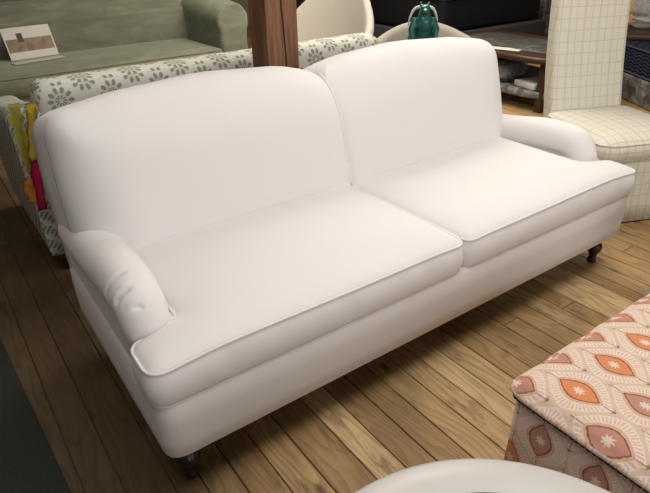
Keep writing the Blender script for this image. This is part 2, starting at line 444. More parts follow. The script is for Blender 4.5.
# grey medallion print on off-white (UV metres)
def medallion_print(name, pa, pb, rad, bg, fg):
    nt = NT(name, 0.9, 0.15)
    uv = nt.n('ShaderNodeUVMap', uv_map='UVMap').outputs[0]
    A, B = ogee(nt, uv, pa, pb)
    def rad_(d): return nt.math('SQRT', nt.math('ADD', nt.math('POWER', d[0], 2.0), nt.math('POWER', d[1], 2.0)))
    rA, rB = rad_(A), rad_(B); isA = nt.math('LESS_THAN', rA, rB)
    r = nt.math('MINIMUM', rA, rB)
    dx = nt.math('ADD', nt.math('MULTIPLY', isA, A[0]), nt.math('MULTIPLY', nt.math('SUBTRACT', 1.0, isA), B[0]))
    dy = nt.math('ADD', nt.math('MULTIPLY', isA, A[1]), nt.math('MULTIPLY', nt.math('SUBTRACT', 1.0, isA), B[1]))
    ang = nt.math('ARCTAN2', dy, dx)
    pet = nt.math('MULTIPLY', nt.math('COSINE', nt.math('MULTIPLY', ang, 10)), 0.12)
    edge = nt.math('MULTIPLY', nt.math('ADD', 1.0, pet), rad)
    inside = nt.math('SUBTRACT', 1.0, nt.step(nt.math('SUBTRACT', r, edge), -0.002, 0.002))
    rays = nt.step(nt.math('COSINE', nt.math('MULTIPLY', ang, 10)), -0.55, 0.1)
    ringb = nt.step(nt.math('ABSOLUTE', nt.math('SUBTRACT', r, rad*0.55)), 0.002, 0.005)
    f = nt.math('MULTIPLY', inside, nt.math('MAXIMUM', nt.math('MULTIPLY', rays, ringb), 0.25))
    core = nt.math('SUBTRACT', 1.0, nt.step(r, rad*0.14, rad*0.2))
    # little paired bars between the rosettes
    bars = nt.math('MULTIPLY', nt.math('SUBTRACT', 1.0, nt.step(nt.math('ABSOLUTE', nt.math('SUBTRACT', nt.math('ABSOLUTE', dy), rad*0.5)), 0.004, 0.008)),
                   nt.math('MULTIPLY', nt.step(nt.math('ABSOLUTE', dx), rad*1.35, rad*1.42), nt.step(nt.math('SINE', nt.math('MULTIPLY', dx, 500)), -0.4, 0.2)))
    f = nt.math('MAXIMUM', nt.math('MAXIMUM', f, nt.math('MULTIPLY', bars, 0.8)), 0.0)
    c = nt.mix(nt.math('MULTIPLY', f, 0.85), bg, fg)
    c = nt.mix(nt.math('MULTIPLY', core, 0.8), c, bg)
    return nt.col(c)
M_rosette = medallion_print('grey_rosette_print', 0.215, 0.16, 0.049, (0.60, 0.60, 0.54), (0.17, 0.185, 0.14))
nt = NT('grey_diagonal_trellis_print', 0.9, 0.15)
uv = nt.n('ShaderNodeUVMap', uv_map='UVMap').outputs[0]; s = nt.xyz(uv)
a = nt.math('ADD', nt.math('MULTIPLY', s[0], 1.0), nt.math('MULTIPLY', s[1], 1.15)); b = nt.math('SUBTRACT', s[1], nt.math('MULTIPLY', s[0], 1.3))
st = nt.math('ABSOLUTE', nt.math('SINE', nt.math('MULTIPLY', a, 38))); dd = nt.math('SINE', nt.math('MULTIPLY', b, 90))
f = nt.math('MULTIPLY', nt.step(nt.math('ADD', st, nt.math('MULTIPLY', dd, 0.22)), 0.45, 0.62), nt.step(nt.math('SINE', nt.math('MULTIPLY', b, 200)), -0.85, -0.2))
M_trellis = nt.col(nt.mix(nt.math('MULTIPLY', f, 0.8), (0.56, 0.57, 0.52), (0.16, 0.175, 0.145)))

# windowpane linen (UV metres)
nt = NT('windowpane_linen', 0.92, 0.15)
uv = nt.n('ShaderNodeUVMap', uv_map='UVMap').outputs[0]; s = nt.xyz(uv)
def ln(x, p, wd): return nt.math('SUBTRACT', 1.0, nt.step(nt.math('ABSOLUTE', nt.math('SUBTRACT', nt.math('FRACT', nt.math('DIVIDE', x, p)), 0.5)), wd/p*0.5, wd/p))
l = nt.math('MAXIMUM', nt.math('MAXIMUM', ln(s[0], 0.045, 0.0030), ln(nt.math('ADD', s[0], 0.016), 0.09, 0.0020)), ln(s[1], 0.060, 0.0030))
M_pane = nt.col(nt.mix(nt.math('MULTIPLY', l, 0.36), (0.66, 0.63, 0.54), (0.28, 0.27, 0.21)))
nt.bump(nt.noise(uv, 9, 3), 0.25, 0.02)

def box_uv(o, inv=None, off=(0, 0), swap=False):
    """metre UVs by dominant face normal, in the object's own axes"""
    me = o.data; ul = me.uv_layers.new(name='UVMap')
    for p in me.polygons:
        n = p.normal; ax = max(range(3), key=lambda i: abs(n[i]))
        for li in p.loop_indices:
            co = me.vertices[me.loops[li].vertex_index].co
            if ax == 2: u, v = co.x, co.y
            elif ax == 0: u, v = co.y, co.z
            else: u, v = co.x, co.z
            ul.data[li].uv = (u+off[0], v+off[1])
    return o

# ------------------------------------------------------------------ structure
FX0, FX1, FY0, FY1 = -2.6, 9.0, -3.4, 8.0
def build_floor():
    bm = bmesh.new(); cl = bm.loops.layers.color.new('board')
    x = FX0; r = random.Random(11)
    while x < FX1:
        wd = r.choice([0.075, 0.09, 0.10, 0.12, 0.085, 0.095]); y = FY0 - r.random()*2
        while y < FY1:
            ln_ = 1.6+r.random()*2.2; g = 0.0022
            a0, a1, b0, b1 = x+g, min(x+wd, FX1)-g, max(y, FY0)+g*0.6, min(y+ln_, FY1)-g*0.6
            if b1 > b0+0.02 and a1 > a0+0.005:
                t = 0.0015; dz = -r.random()*0.0008
                lo = [bm.verts.new(p) for p in ((a0, b0, -0.012), (a1, b0, -0.012), (a1, b1, -0.012), (a0, b1, -0.012))]
                mi = [bm.verts.new(p) for p in ((a0, b0, dz-t), (a1, b0, dz-t), (a1, b1, dz-t), (a0, b1, dz-t))]
                hi = [bm.verts.new(p) for p in ((a0+t, b0+t, dz), (a1-t, b0+t, dz), (a1-t, b1-t, dz), (a0+t, b1-t, dz))]
                fs = [bm.faces.new(hi)]
                for L, H in ((lo, mi), (mi, hi)):
                    for k in range(4): fs.append(bm.faces.new((L[k], L[(k+1) % 4], H[(k+1) % 4], H[k])))
                cc = r.random()
                for f in fs:
                    for l_ in f.loops: l_[cl] = (cc, cc, cc, 1)
            y += ln_
        x += wd
    box(bm, FX0, FX1, FY0, FY1, -0.06, -0.013)
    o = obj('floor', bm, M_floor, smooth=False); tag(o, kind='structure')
build_floor()
def struct(name, bm, mat): return tag(obj(name, bm, mat, smooth=False), kind='structure')
struct('wall_back', newbox(FX0, FX1, FY1, FY1+0.15, -0.06, 3.05), M_plaster)
struct('wall_right', newbox(FX1, FX1+0.15, FY0, FY1+0.15, -0.06, 3.05), M_plaster)
struct('wall_left', newbox(FX0-0.15, FX0, FY0, FY1+0.15, -0.06, 3.05), M_plaster)
struct('wall_front', newbox(FX0-0.15, FX1+0.15, FY0-0.15, FY0, -0.06, 3.05), M_plaster)
struct('ceiling', newbox(FX0-0.15, FX1+0.15, FY0-0.15, FY1+0.15, 3.05, 3.15), M_ceiling)
bm = newbox(1.04, 1.20, 1.16, 1.31, 0.0, 3.05, bev=0.007)
# deep drying crack down the front face
pl = struct('trim_1', bm, M_timber)
cr = bmesh.new(); r = random.Random(3); pts = []
for i in range(60):
    z = 0.05+i*0.05; pts.append((1.122+0.006*math.sin(z*9)+0.003*r.random(), 1.1595, z))
tube(cr, pts, [0.0035 if 8 < i < 54 else 0.001 for i in range(60)], 6)
obj('crack', cr, M_inlay, pl)

# ------------------------------------------------------------------ white rolled-arm sofa
L = 2.15
sofa = thing('sofa', 'long white upholstered sofa with rolled arms and two seat cushions', 'sofa', (0, 0, 0))
def base_mesh():
    out = round_poly([(0.0, 0.0, 0.055), (L, 0.0, 0.055), (L, 0.90, 0.03), (0.0, 0.90, 0.03)], 0.02)
    bm = bmesh.new(); rl = []
    for z, ins in ((0.163, 0.012), (0.160, 0.004), (0.165, 0.0), (0.21, -0.001), (0.28, -0.002), (0.343, 0.0), (0.357, 0.012)):
        c = np.array([L/2, 0.42])
        rl.append([bm.verts.new((p[0]+(0.0 if abs(ins) < 1e-9 else ins*(1 if p[0] < L/2 else -1)), p[1]+ins*(1 if p[1] < 0.42 else -1), z)) for p in out])
    for A, B in zip(rl, rl[1:]):
        for k in range(len(A)): bm.faces.new((A[k], A[(k+1) % len(A)], B[(k+1) % len(A)], B[k]))
    bm.faces.new(rl[0]); bm.faces.new(rl[-1]); return bm
obj('base', base_mesh(), M_white, sofa)
def arm_mesh(side):
    X = (lambda x: x) if side < 0 else (lambda x: L-x)
    bm = bmesh.new()
    box(bm, *sorted((X(0.010), X(0.152))), 0.165, 0.92, 0.18, 0.465)
    ctr = catmull([(0.074, 0.92, 0.475), (0.074, 0.72, 0.480), (0.073, 0.55, 0.500), (0.070, 0.40, 0.524), (0.067, 0.262, 0.522), (0.066, 0.215, 0.478), (0.068, 0.210, 0.41)], 8)
    n = len(ctr)
    rad = [0.075-0.009*max(0, min(1, (i-n*0.4)/(n*0.4)))-(0.006*((i-(n-10))/9)**1.5 if i >= n-10 else 0) for i in range(n)]
    tube(bm, [(X(p.x), p.y+(0.02 if side > 0 else 0), p.z+(0.006 if side > 0 else 0)) for p in ctr], rad, 24)
    return bm
for sd in (-1, 1):
    a = fused('arm', arm_mesh(sd), M_white, sofa, 0.0055, 26)
    if sd < 0:   # gathered pleats on the outside curve of the roll
        for v_ in a.data.vertices:
            co = v_.co
            ax = Vector((0.076, co.y, 0.518)); rv = co-ax; rl_ = Vector((rv.x, 0, rv.z)).length
            if co.y > 0.42 or co.y < 0.12 or rl_ < 0.03: continue
            ang_ = math.degrees(math.atan2(rv.z, -rv.x))      # 0 outside, 90 on top
            for yk, a0, a1 in ((0.305, 2, 84), (0.242, 14, 74), (0.192, 26, 66)):
                yy = co.y-yk+0.012*math.sin(math.radians(ang_))
                win = max(0, min(1, (ang_-a0)/12))*max(0, min(1, (a1-ang_)/18))
                k = win*(-0.0095*math.exp(-(yy/0.0065)**2)+0.0030*math.exp(-((yy-0.014)/0.007)**2))
                co.x += k*rv.x/rl_; co.z += k*rv.z/rl_
# seat cushions
def t_outline(side):
    XC = 1.092 if side < 0 else L-1.099
    c = [(-0.004, 0.004, 0.05), (XC-0.002, 0.004, 0.045), (1.0715, 0.650, 0.03), (0.145, 0.650, 0.03), (0.145, 0.188, 0.02), (-0.004, 0.145, 0.04)]
    if side > 0: c = [(L-x, y, r_) for x, y, r_ in c][::-1]
    return round_poly(c, 0.013)
for side, sd in ((-1, 1.0), (1, 4.2)):
    cx = 0.62 if side < 0 else L-0.62
    cushion('seat_cushion', t_outline(side), (cx, 0.50), 0.350, 0.468, 0.037, M_white, sofa, bulge=0.012, edge_r=0.10, sag=0.006, sd=sd,
            wfun=(lambda p, sd_=side: -0.014*math.exp(-(((p[0] if sd_ < 0 else L-p[0])-0.0)/0.13)**2-(p[1]/0.25)**2) - 0.008*math.exp(-((p[0]-L/2)/0.09)**2-(p[1]/0.12)**2)))
# back: two crowned pads meeting at a centre seam
RAKE = 0.25; ca = 1/math.sqrt(1+RAKE**2); sa = RAKE*ca
BT = 0.150
def back_point(u, v, wd):   # u along x, v up the rake, wd towards the front
    z = 0.36 + v*ca + wd*sa*0.55; y = 0.765 + (0.36-0.49)*RAKE + v*sa - wd*ca
    return (u, y, z)
def back_pad(side):
    c = [(0.022, -0.02, 0.0), (1.075, -0.02, 0.0), (1.075, 0.545, 0.10), (0.92, 0.588, 0.5), (0.60, 0.610, 0.5), (0.28, 0.590, 0.4), (0.035, 0.552, 0.09), (0.022, 0.30, 0.3)]
    if side > 0: c = [(L-x, y, r_) for x, y, r_ in c][::-1]
    out = round_poly(c, 0.014)
    cen = np.array([0.56 if side < 0 else L-0.56, 0.28])
    xin = L/2
    R = 0.21
    def f(s_): s_ = min(max(s_, 0), 1); return math.sqrt(max(0, 1-(1-s_)**2))
    # outer boundary without the centre seam and the bottom
    far = [(x, y, r_) for x, y, r_ in c]
    def wd(p):
        ext = np.array(p)
        q = out2
        do = dist_poly(ext, q); ds = soft_dist(ext, q); b_ = min(1, do/0.07); do = do*(1-b_)+ds*b_
        di = abs(p[0]-xin)
        crown = 0.018*math.sin(min(1, do/0.3)*PI/2)
        seam = 1-0.13*math.exp(-di/0.018)
        return (BT*f(do/R)+crown)*seam + 0.0012*fbm(p[0]*1.5, p[1]*1.5, 3+side, 6)*min(1, do/0.1)
    # distance outline: pushed far past the seam and the bottom so that only top and outer side count
    c2 = []
    for x, y, r_ in [(0.022, -1.0, 0), (1.9, -1.0, 0), (1.9, 0.545, 0.0), (1.075, 0.545, 0.0), (0.92, 0.588, 0.5), (0.60, 0.610, 0.5), (0.28, 0.590, 0.4), (0.035, 0.552, 0.09), (0.022, 0.30, 0.3)]:
        c2.append((x if side < 0 else L-x, y, r_))
    # near the seam the crown falls away
    out2 = round_poly(c2, 0.015)
    N = len(out); bm = bmesh.new(); rl = []
    for b in (-0.185, -0.18, -0.09, 0.0):
        k = 0.992 if b == -0.185 else 1
        drop = {-0.09: 0.006, -0.18: 0.026, -0.185: 0.036}.get(b, 0.0)
        rl.append([bm.verts.new(back_point(*(cen+(p-cen)*k-np.array([-0.09*b*(-1 if (p[0] < xin) else 1)*(1 if abs(p[0]-xin) > 0.9 else 0)*-1, drop*max(0, (p[1]-0.3)/0.3)])), b)) for p in out])
    RN = 40
    for j in range(0, RN):
        s_ = 1-(j/RN)**1.6
        ring = []
        for p in out:
            q = cen+(p-cen)*s_
            ring.append(bm.verts.new(back_point(q[0], q[1], wd(q))))
        rl.append(ring)
    for A, B in zip(rl, rl[1:]):
        for k in range(N): bm.faces.new((A[k], A[(k+1) % N], B[(k+1) % N], B[k]))
    bm.faces.new(rl[0]); bm.faces.new(rl[-1])
    bmesh.ops.remove_doubles(bm, verts=bm.verts[:], dist=0.0004)
    o = obj('backrest', bm, M_white, sofa)
    wb = bmesh.new()
    pts = [back_point(p[0], p[1], 0.0) for p in out if 0.10 < p[1] < 0.50 and abs(p[0]-xin) > 0.3]
    # order open run
    i0 = max(range(len(pts)), key=lambda i: (Vector(pts[i])-Vector(pts[i-1])).length)
    pts = pts[i0:]+pts[:i0]
    tube(wb, pts, 0.0017, 6)
    obj('seam', wb, M_seam, o)
    return wd
wdf = None
for side in (-1, 1):
    wdf = back_pad(side)
# centre welting following the valley between the pads
wb = bmesh.new(); pts = []
for k in range(30):
    v_ = 0.10+0.44*k/29
    pts.append(back_point(L/2, v_, wdf((L/2, v_))+0.0035))
tube(wb, pts, 0.0045, 8)
obj('welting', wb, M_white, sofa)
bm = newbox(0.02, L-0.02, 0.02, 0.88, 0.1555, 0.1605)  # unseen black sheet added to cut bounce light under the sofa
o = obj('added_underside_sheet', bm, M_black, sofa, smooth=False); o['label'] = 'added black underside cloth that deepens the shade below'
# turned feet
FOOT = [(0.012, 0.0), (0.019, 0.002), (0.021, 0.012), (0.018, 0.022), (0.015, 0.030), (0.020, 0.045), (0.031, 0.064), (0.034, 0.080), (0.030, 0.094), (0.019, 0.104), (0.017, 0.109), (0.029, 0.113), (0.031, 0.122), (0.027, 0.128), (0.030, 0.134), (0.030, 0.163)]
first = None
for x, y in ((0.07, 0.075), (L-0.07, 0.075), (0.07, 0.79), (L-0.07, 0.79), (L/2, 0.32), (L/2, 0.79)):
    if first is None:
        first = obj('leg', lathe(bmesh.new(), FOOT, 28), M_darkleg, sofa); o = first
    else:
        o = first.copy(); scn.collection.objects.link(o); o.parent = sofa
    o.location = (x, y, 0)

# ------------------------------------------------------------------ rug
bm = newbox(-1.8, 0.0, -2.5, 1.7, 0.0, 0.014, bev=0.005)
rug = obj('rug', bm, M_rug); rug.location = (-0.255, 0.6, 0); rug.rotation_euler = (0, 0, 0.046); tag(rug, 'dark charcoal rug lying left of the white sofa', 'rug')

# ------------------------------------------------------------------ patterned sofa behind
ps = thing('sofa', 'off-white sofa with grey rosette print backing onto the white sofa', 'sofa', (0.025, 1.48, 0))
PW = 2.05
b_ = obj('base', newbox(0.008, PW-0.008, 0.012, 1.01, 0.12, 0.38, bev=0.02, seg=3), M_trellis, ps); box_uv(b_)
def back_rail():
    bm = bmesh.new()
    prof = round_poly([(0.0, 0.30, 0.01), (0.0, 0.865, 0.075), (0.19, 0.865, 0.075), (0.26, 0.30, 0.01)], 0.02)
    rl = []
    xs = [0.10, 0.105, 0.12, 0.145]+list(np.linspace(0.19, PW-0.19, 20))+[PW-0.145, PW-0.12, PW-0.105, PW-0.10]
    cx, cz = 0.12, 0.55
    for i, x in enumerate(xs):
        e = min(i, len(xs)-1-i); s_ = [0.72, 0.88, 0.96, 1.0][e] if e < 4 else 1
        rl.append([bm.verts.new((x, cx+(p[0]-cx)*s_, cz+(p[1]-cz)*s_)) for p in prof])
    for A, B in zip(rl, rl[1:]):
        for k in range(len(A)): bm.faces.new((A[k], A[(k+1) % len(A)], B[(k+1) % len(A)], B[k]))
    bm.faces.new(rl[0]); bm.faces.new(rl[-1]); return bm
o = obj('backrest', back_rail(), M_rosette, ps); box_uv(o, off=(0.02, 0.01))
def parm(x0, x1, s_):
    bm = bmesh.new(); rl = []
    for y, zt in ((0.0, 0.74), (0.03, 0.775), (0.12, 0.775), (0.30, 0.74), (0.55, 0.69), (0.80, 0.655), (0.97, 0.64), (1.02, 0.60)):
        prof = round_poly([(x0, 0.11, 0.005), (x1, 0.11, 0.005), (x1+0.02*(s_ > 0), zt, 0.06), (x0-0.02*(s_ < 0), zt, 0.06)], 0.015)
        rl.append([(q[0], y, q[1]) for q in prof])
    n = min(len(r_) for r_ in rl)
    R = []
    for r_ in rl:
        idx = [int(i*len(r_)/n) for i in range(n)]
        R.append([bm.verts.new(r_[i]) for i in idx])
    for A, B in zip(R, R[1:]):
        for k in range(n): bm.faces.new((A[k], A[(k+1) % n], B[(k+1) % n], B[k]))
    bm.faces.new(R[0]); bm.faces.new(R[-1]); return bm
for x0, x1, s_ in ((-0.005, 0.16, -1), (PW-0.16, PW+0.005, 1)):
    o = obj('arm', parm(x0, x1, s_), M_trellis, ps); box_uv(o)
o = cushion('seat_cushion', round_poly([(0.165, 0.24, 0.03), (PW-0.165, 0.24, 0.03), (PW-0.165, 1.0, 0.05), (0.165, 1.0, 0.05)], 0.03), (PW/2, 0.62), 0.382, 0.49, 0.03, M_rosette, ps, rings=12)
box_uv(o); [box_uv(ch) for ch in o.children]
for x, y in ((0.06, 0.06), (PW-0.06, 0.06), (0.06, 0.94), (PW-0.06, 0.94)):
    o = obj('leg', lathe(bmesh.new(), [(0.016, 0), (0.020, 0.01), (0.024, 0.12)], 16), M_darkleg, ps); o.location = (x, y, 0)

# tissue streamers hanging on its rear corner
def streamer(name, pts, wd, mat, label, lower=None, group=None, sd=0):
    r = random.Random(sd); P = catmull(pts, 10); n = len(P)
    root = None
    def strip(i0, i1):
        bm = bmesh.new(); rows = []
        for i in range(i0, i1+1):
            p = P[i]; w_ = wd*(1+0.18*math.sin(i*0.9+sd)+0.25*(r.random()-0.5)-0.25*(i/n)**3); a = 0.5*math.sin(i*0.35+sd)
            row = []
            for k in range(5):
                s_ = (k/4-0.5)*w_; fold = 0.006*math.sin(k*2.2+i*0.5+sd)
                row.append(bm.verts.new((p.x+s_*math.cos(a), p.y+s_*math.sin(a)*0.5-abs(fold), p.z+0.004*r.random())))
            rows.append(row)
        for A, B in zip(rows, rows[1:]):
            for k in range(4): bm.faces.new((A[k], A[k+1], B[k+1], B[k]))
        bmesh.ops.solidify(bm, geom=bm.faces[:], thickness=0.0012)
        return bm
    cut = int(n*(0.72 if lower else 1))-1
    root = obj(name, strip(0, cut), mat); tag(root, label, 'streamer', group)
    if lower: obj('streamer_end', strip(cut, n-1), lower, root)
    return root
streamer('tissue_streamer', [(0.045, 1.50, 0.805), (0.038, 1.458, 0.79), (0.030, 1.452, 0.70), (0.030, 1.452, 0.60), (0.030, 1.452, 0.53)], 0.048, M_olive,
         'olive yellow tissue streamer, left one hanging behind the white sofa corner', sd=1)
streamer('tissue_streamer', [(0.105, 1.475, 0.80), (0.090, 1.43, 0.78), (0.070, 1.425, 0.68), (0.048, 1.43, 0.55), (0.030, 1.43, 0.36)], 0.044, M_yellow,
         'golden yellow tissue streamer with magenta end, nearest the white sofa corner', M_pink, sd=4)
streamer('tissue_streamer', [(0.012, 1.466, 0.50), (0.010, 1.462, 0.47), (0.008, 1.460, 0.39)], 0.055, M_orange,
         'short orange tissue streamer between the yellow and magenta ones', sd=2)

# ------------------------------------------------------------------ green velvet sofa
gs = thing('sofa', 'sage green velvet sofa at the back facing the room', 'sofa', (-0.60, 4.0, 0))
GW = 3.10
obj('base', newbox(0.02, GW-0.02, 0.02, 1.10, 0.08, 0.30, bev=0.03, seg=3), M_velvet, gs)
bm = bmesh.new()
box(bm, 0.10, GW-0.10, 0.86, 1.14, 0.12, 0.80); tube(bm, [(0.08, 1.03, 0.78), (GW-0.08, 1.03, 0.78)], 0.115, 20)
box(bm, 0.25, GW-0.3, 0.80, 1.0, 0.36, 0.74)
fused('backrest', bm, M_velvet, gs, 0.02, 10)
for x0 in (0.0, GW-0.34):
    bm = bmesh.new(); box(bm, x0+0.02, x0+0.30, 0.02, 1.08, 0.10, 0.62); tube(bm, [(x0+0.165, 0.03, 0.66), (x0+0.165, 0.5, 0.70), (x0+0.165, 1.10, 0.73)], 0.165, 28)
    fused('arm', bm, M_velvet, gs, 0.018, 10)
cushion('seat_cushion', round_poly([(0.32, 0.0, 0.05), (GW-0.33, 0.0, 0.05), (GW-0.33, 0.86, 0.05), (0.32, 0.86, 0.05)], 0.04), (GW/2, 0.43), 0.29, 0.425, 0.035, M_velvet, gs, rings=12, bulge=0.02, edge_r=0.12, welt=0.006)
for x, y in ((0.1, 0.1), (GW-0.1, 0.1), (0.1, 1.0), (GW-0.1, 1.0)):
    o = obj('leg', newbox(-0.03, 0.03, -0.03, 0.03, 0, 0.09, bev=0.006), M_walnut, gs); o.location = (x, y, 0)

# printed cards propped on its seat
nt = NT('printed_room_photo', 0.45, 0.3)
uvn = nt.coord('Generated'); s = nt.xyz(uvn)
blk = nt.n('ShaderNodeTexVoronoi'); nt.put(blk.inputs['Vector'], nt.mapv(uvn, (9, 7, 5))); blk.inputs['Scale'].default_value = 1.0
pic = nt.mix(0.6, nt.ramp(nt.xyz(blk.outputs['Color'])[0], [(0.0, (0.05, 0.035, 0.025)), (0.4, (0.25, 0.17, 0.10)), (0.7, (0.36, 0.26, 0.16)), (1.0, (0.10, 0.07, 0.05))]), (0.2, 0.14, 0.08))
inx = nt.math('MULTIPLY', nt.step(s[0], 0.02, 0.03), nt.math('SUBTRACT', 1.0, nt.step(s[0], 0.97, 0.98)))
inz = nt.math('MULTIPLY', nt.step(s[2], 0.22, 0.24), nt.math('SUBTRACT', 1.0, nt.step(s[2], 0.62, 0.66)))
up_ = nt.step(s[2], 0.64, 0.68)
cc = nt.mix(nt.math('MULTIPLY', inx, inz), (0.60, 0.58, 0.54), pic)
darkp = nt.math('MULTIPLY', nt.math('MULTIPLY', nt.step(s[0], 0.26, 0.28), nt.math('SUBTRACT', 1.0, nt.step(s[0], 0.38, 0.40))), nt.math('MULTIPLY', nt.step(s[2], 0.52, 0.54), nt.math('SUBTRACT', 1.0, nt.step(s[2], 0.80, 0.82))))
cc = nt.mix(darkp, cc, (0.03, 0.025, 0.022))
M_card = nt.col(cc)
Mc = Matrix.Translation((0.73, 4.66, 0.447)) @ Matrix.Rotation(0.12, 4, 'Z') @ Matrix.Rotation(-0.5, 4, 'X')
CA = Matrix.Translation((0.66, 4.58, 0.470)) @ Matrix.Rotation(0.12, 4, 'Z') @ Matrix.Rotation(-0.42, 4, 'X')
card = obj('photo_card', newbox(-0.20, 0.20, -0.001, 0.001, 0.0, 0.27, M=None), M_card, smooth=False); card.matrix_world = CA
tag(card, 'white card with a printed room photo leaning on the green sofa', 'card')
card2 = obj('paper_card', newbox(-0.20, 0.22, -0.06, 0.06, 0.0, 0.002), M_paper, smooth=False)
card2.matrix_world = Matrix.Translation((0.64, 4.42, 0.472)) @ Matrix.Rotation(0.20, 4, 'Z')
tag(card2, 'plain white paper strip lying flat on the green sofa seat', 'paper')

# ------------------------------------------------------------------ cream tub chair behind the pillar
def shell_chair(name, label, loc, rz, R, seat_z, arm_z, back_z, mat, thick=0.07, seat=True, span=200, leg=True, ex=1.0):
    t = thing(name, label, 'chair', loc, rz)
    bm = bmesh.new(); NA = 48; sp = math.radians(span); cols = []
    for i in range(NA+1):
        a = -sp/2+sp*i/NA; k = abs(a)/(sp/2)     # a=0: back centre at +y
        zt = arm_z+(back_z-arm_z)*(0.5+0.5*math.cos(min(1, k*1.25)*PI))
        col = []
        for zz, rr in ((0.13, 0), (0.30, 0), (zt*0.5+0.15, 0), (zt-0.05, 0.005), (zt-0.02, -0.006), (zt-0.005, -0.022), (zt, -thick/2), (zt-0.005, -thick+0.022), (zt-0.02, -thick+0.006), (zt-0.05, -thick), (zt*0.5+0.15, -thick), (0.30, -thick), (0.13, -thick)):
            flare = 0.05*(zz/back_z)
            r_ = R+rr+flare
            col.append(bm.verts.new((math.sin(a)*r_*ex, math.cos(a)*r_, zz)))
        cols.append(col)
    for A, B in zip(cols, cols[1:]):
        for k in range(len(A)): bm.faces.new((A[k], A[(k+1) % len(A)], B[(k+1) % len(A)], B[k]))
    bm.faces.new(cols[0]); bm.faces.new(cols[-1])
    obj('backrest', bm, mat, t)
    if seat:
        ang = [(-sp/2)+sp*i/20 for i in range(21)]
        pl = [((R-thick+0.02)*math.sin(a)*ex, (R-thick+0.02)*math.cos(a), 0.01) for a in ang]
        pl += [(R*0.62*ex, -R*0.85, 0.06), (-R*0.62*ex, -R*0.85, 0.06)]
        cushion('seat_cushion', round_poly(pl, 0.03), (0, 0), seat_z-0.17, seat_z-0.03, 0.03, mat, t, rings=10)
        obj('seat_frame', newbox(-R*0.62, R*0.62, -R*0.78, R*0.6, 0.13, seat_z-0.172, bev=0.02), mat, t)
    if leg:
        for x, y in ((-0.5, -0.6), (0.5, -0.6), (-0.5, 0.5), (0.5, 0.5)):
            o = obj('leg', lathe(bmesh.new(), [(0.012, 0), (0.02, 0.14)], 12), M_walnut, t); o.location = (x*R, y*R, 0)
    return t
shell_chair('tub_chair', 'cream tub chair with a high curved back behind the timber pillar', (2.74, 3.38, 0), math.radians(-72), 0.54, 0.44, 0.60, 1.02, M_cream)
shell_chair('barrel_chair', 'greige barrel chair with low rounded back behind the white sofa', (3.00, 2.16, 0), math.radians(-37), 0.42, 0.40, 0.60, 0.72, M_greige)

# teal ceramic figure: a crouching long-necked animal on a slim stand
st = thing('plant_stand', 'slim dark stand under the teal figurine, mostly hidden', 'stand', (2.46, 1.66, 0), 0.3)
obj('stand_top', lathe(bmesh.new(), [(0.0, 0.70), (0.08, 0.70), (0.09, 0.705), (0.092, 0.715), (0.088, 0.724), (0.0, 0.724)], 32), M_greige, st)
obj('pole', lathe(bmesh.new(), [(0.10, 0.0), (0.10, 0.012), (0.02, 0.03), (0.016, 0.3), (0.02, 0.70)], 24), M_walnut, st)
tf = thing('figurine', 'dark teal glazed sitting animal figurine with pale wings', 'figurine', (2.46, 1.66, 0.7245), math.radians(-38))
tf.scale = (1.25, 1.1, 1.12)
def figurine_body():
    bm = bmesh.new()
    ellipsoid(bm, (0, 0.02, 0.085), (0.050, 0.048, 0.070)); ellipsoid(bm, (0, -0.012, 0.125), (0.042, 0.036, 0.055))
    tube(bm, [(0, -0.005, 0.14), (0, -0.015, 0.175), (0, -0.030, 0.195)], [0.034, 0.028, 0.026], 14)
    ellipsoid(bm, (0, -0.035, 0.200), (0.026, 0.034, 0.024)); ellipsoid(bm, (0, -0.065, 0.190), (0.016, 0.024, 0.014))
    for s_ in (-1, 1):
        tube(bm, [(s_*0.040, 0.0, 0.145), (s_*0.062, -0.02, 0.09), (s_*0.056, -0.035, 0.035), (s_*0.054, -0.045, 0.008)], [0.022, 0.017, 0.013, 0.015], 12)
        ellipsoid(bm, (s_*0.052, 0.030, 0.035), (0.024, 0.045, 0.034)); ellipsoid(bm, (s_*0.056, -0.055, 0.009), (0.016, 0.024, 0.009))
        tube(bm, [(s_*0.016, -0.02, 0.215), (s_*0.022, -0.012, 0.235)], [0.009, 0.003], 8)
    return bm
fused('body', figurine_body(), M_teal, tf, 0.004, 4)
for s_ in (-1, 1):
    wb = bmesh.new()
    tube(wb, catmull([(s_*0.022, 0.020, 0.205), (s_*0.048, 0.028, 0.190), (s_*0.066, 0.035, 0.150), (s_*0.074, 0.040, 0.105)], 6), [0.009-0.0003*k for k in range(19)], 8)
    o = obj('wing', wb, M_paper, tf); o['label'] = 'pale wing'

# ------------------------------------------------------------------ dark mattress stack, far right
bs = obj('box_spring', newbox(4.30, 6.05, 3.26, 5.0, 0.12, 0.40, bev=0.02, seg=3), M_charcoal)
tag(bs, 'charcoal box spring under the black mattress at the back', 'box spring')
for x, y in ((4.5, 3.4), (5.85, 3.4), (4.5, 4.8), (5.85, 4.8)):
    o = obj('leg', newbox(-0.03, 0.03, -0.03, 0.03, -0.0, 0.125), M_black, bs); o.location = (x, y, 0)
mt = obj('mattress', newbox(4.36, 5.98, 3.32, 4.98, 0.402, 0.78, bev=0.06, seg=4), M_black)
tag(mt, 'thick black mattress lying on the charcoal box spring', 'mattress')
bm = bmesh.new()
tube(bm, [(p[0], p[1], 0.735) for p in round_poly([(4.355, 3.315, 0.06), (5.985, 3.315, 0.06), (5.985, 4.985, 0.06), (4.355, 4.985, 0.06)], 0.05)], 0.008, 8, closed=True)
obj('piping', bm, M_charcoal, mt)
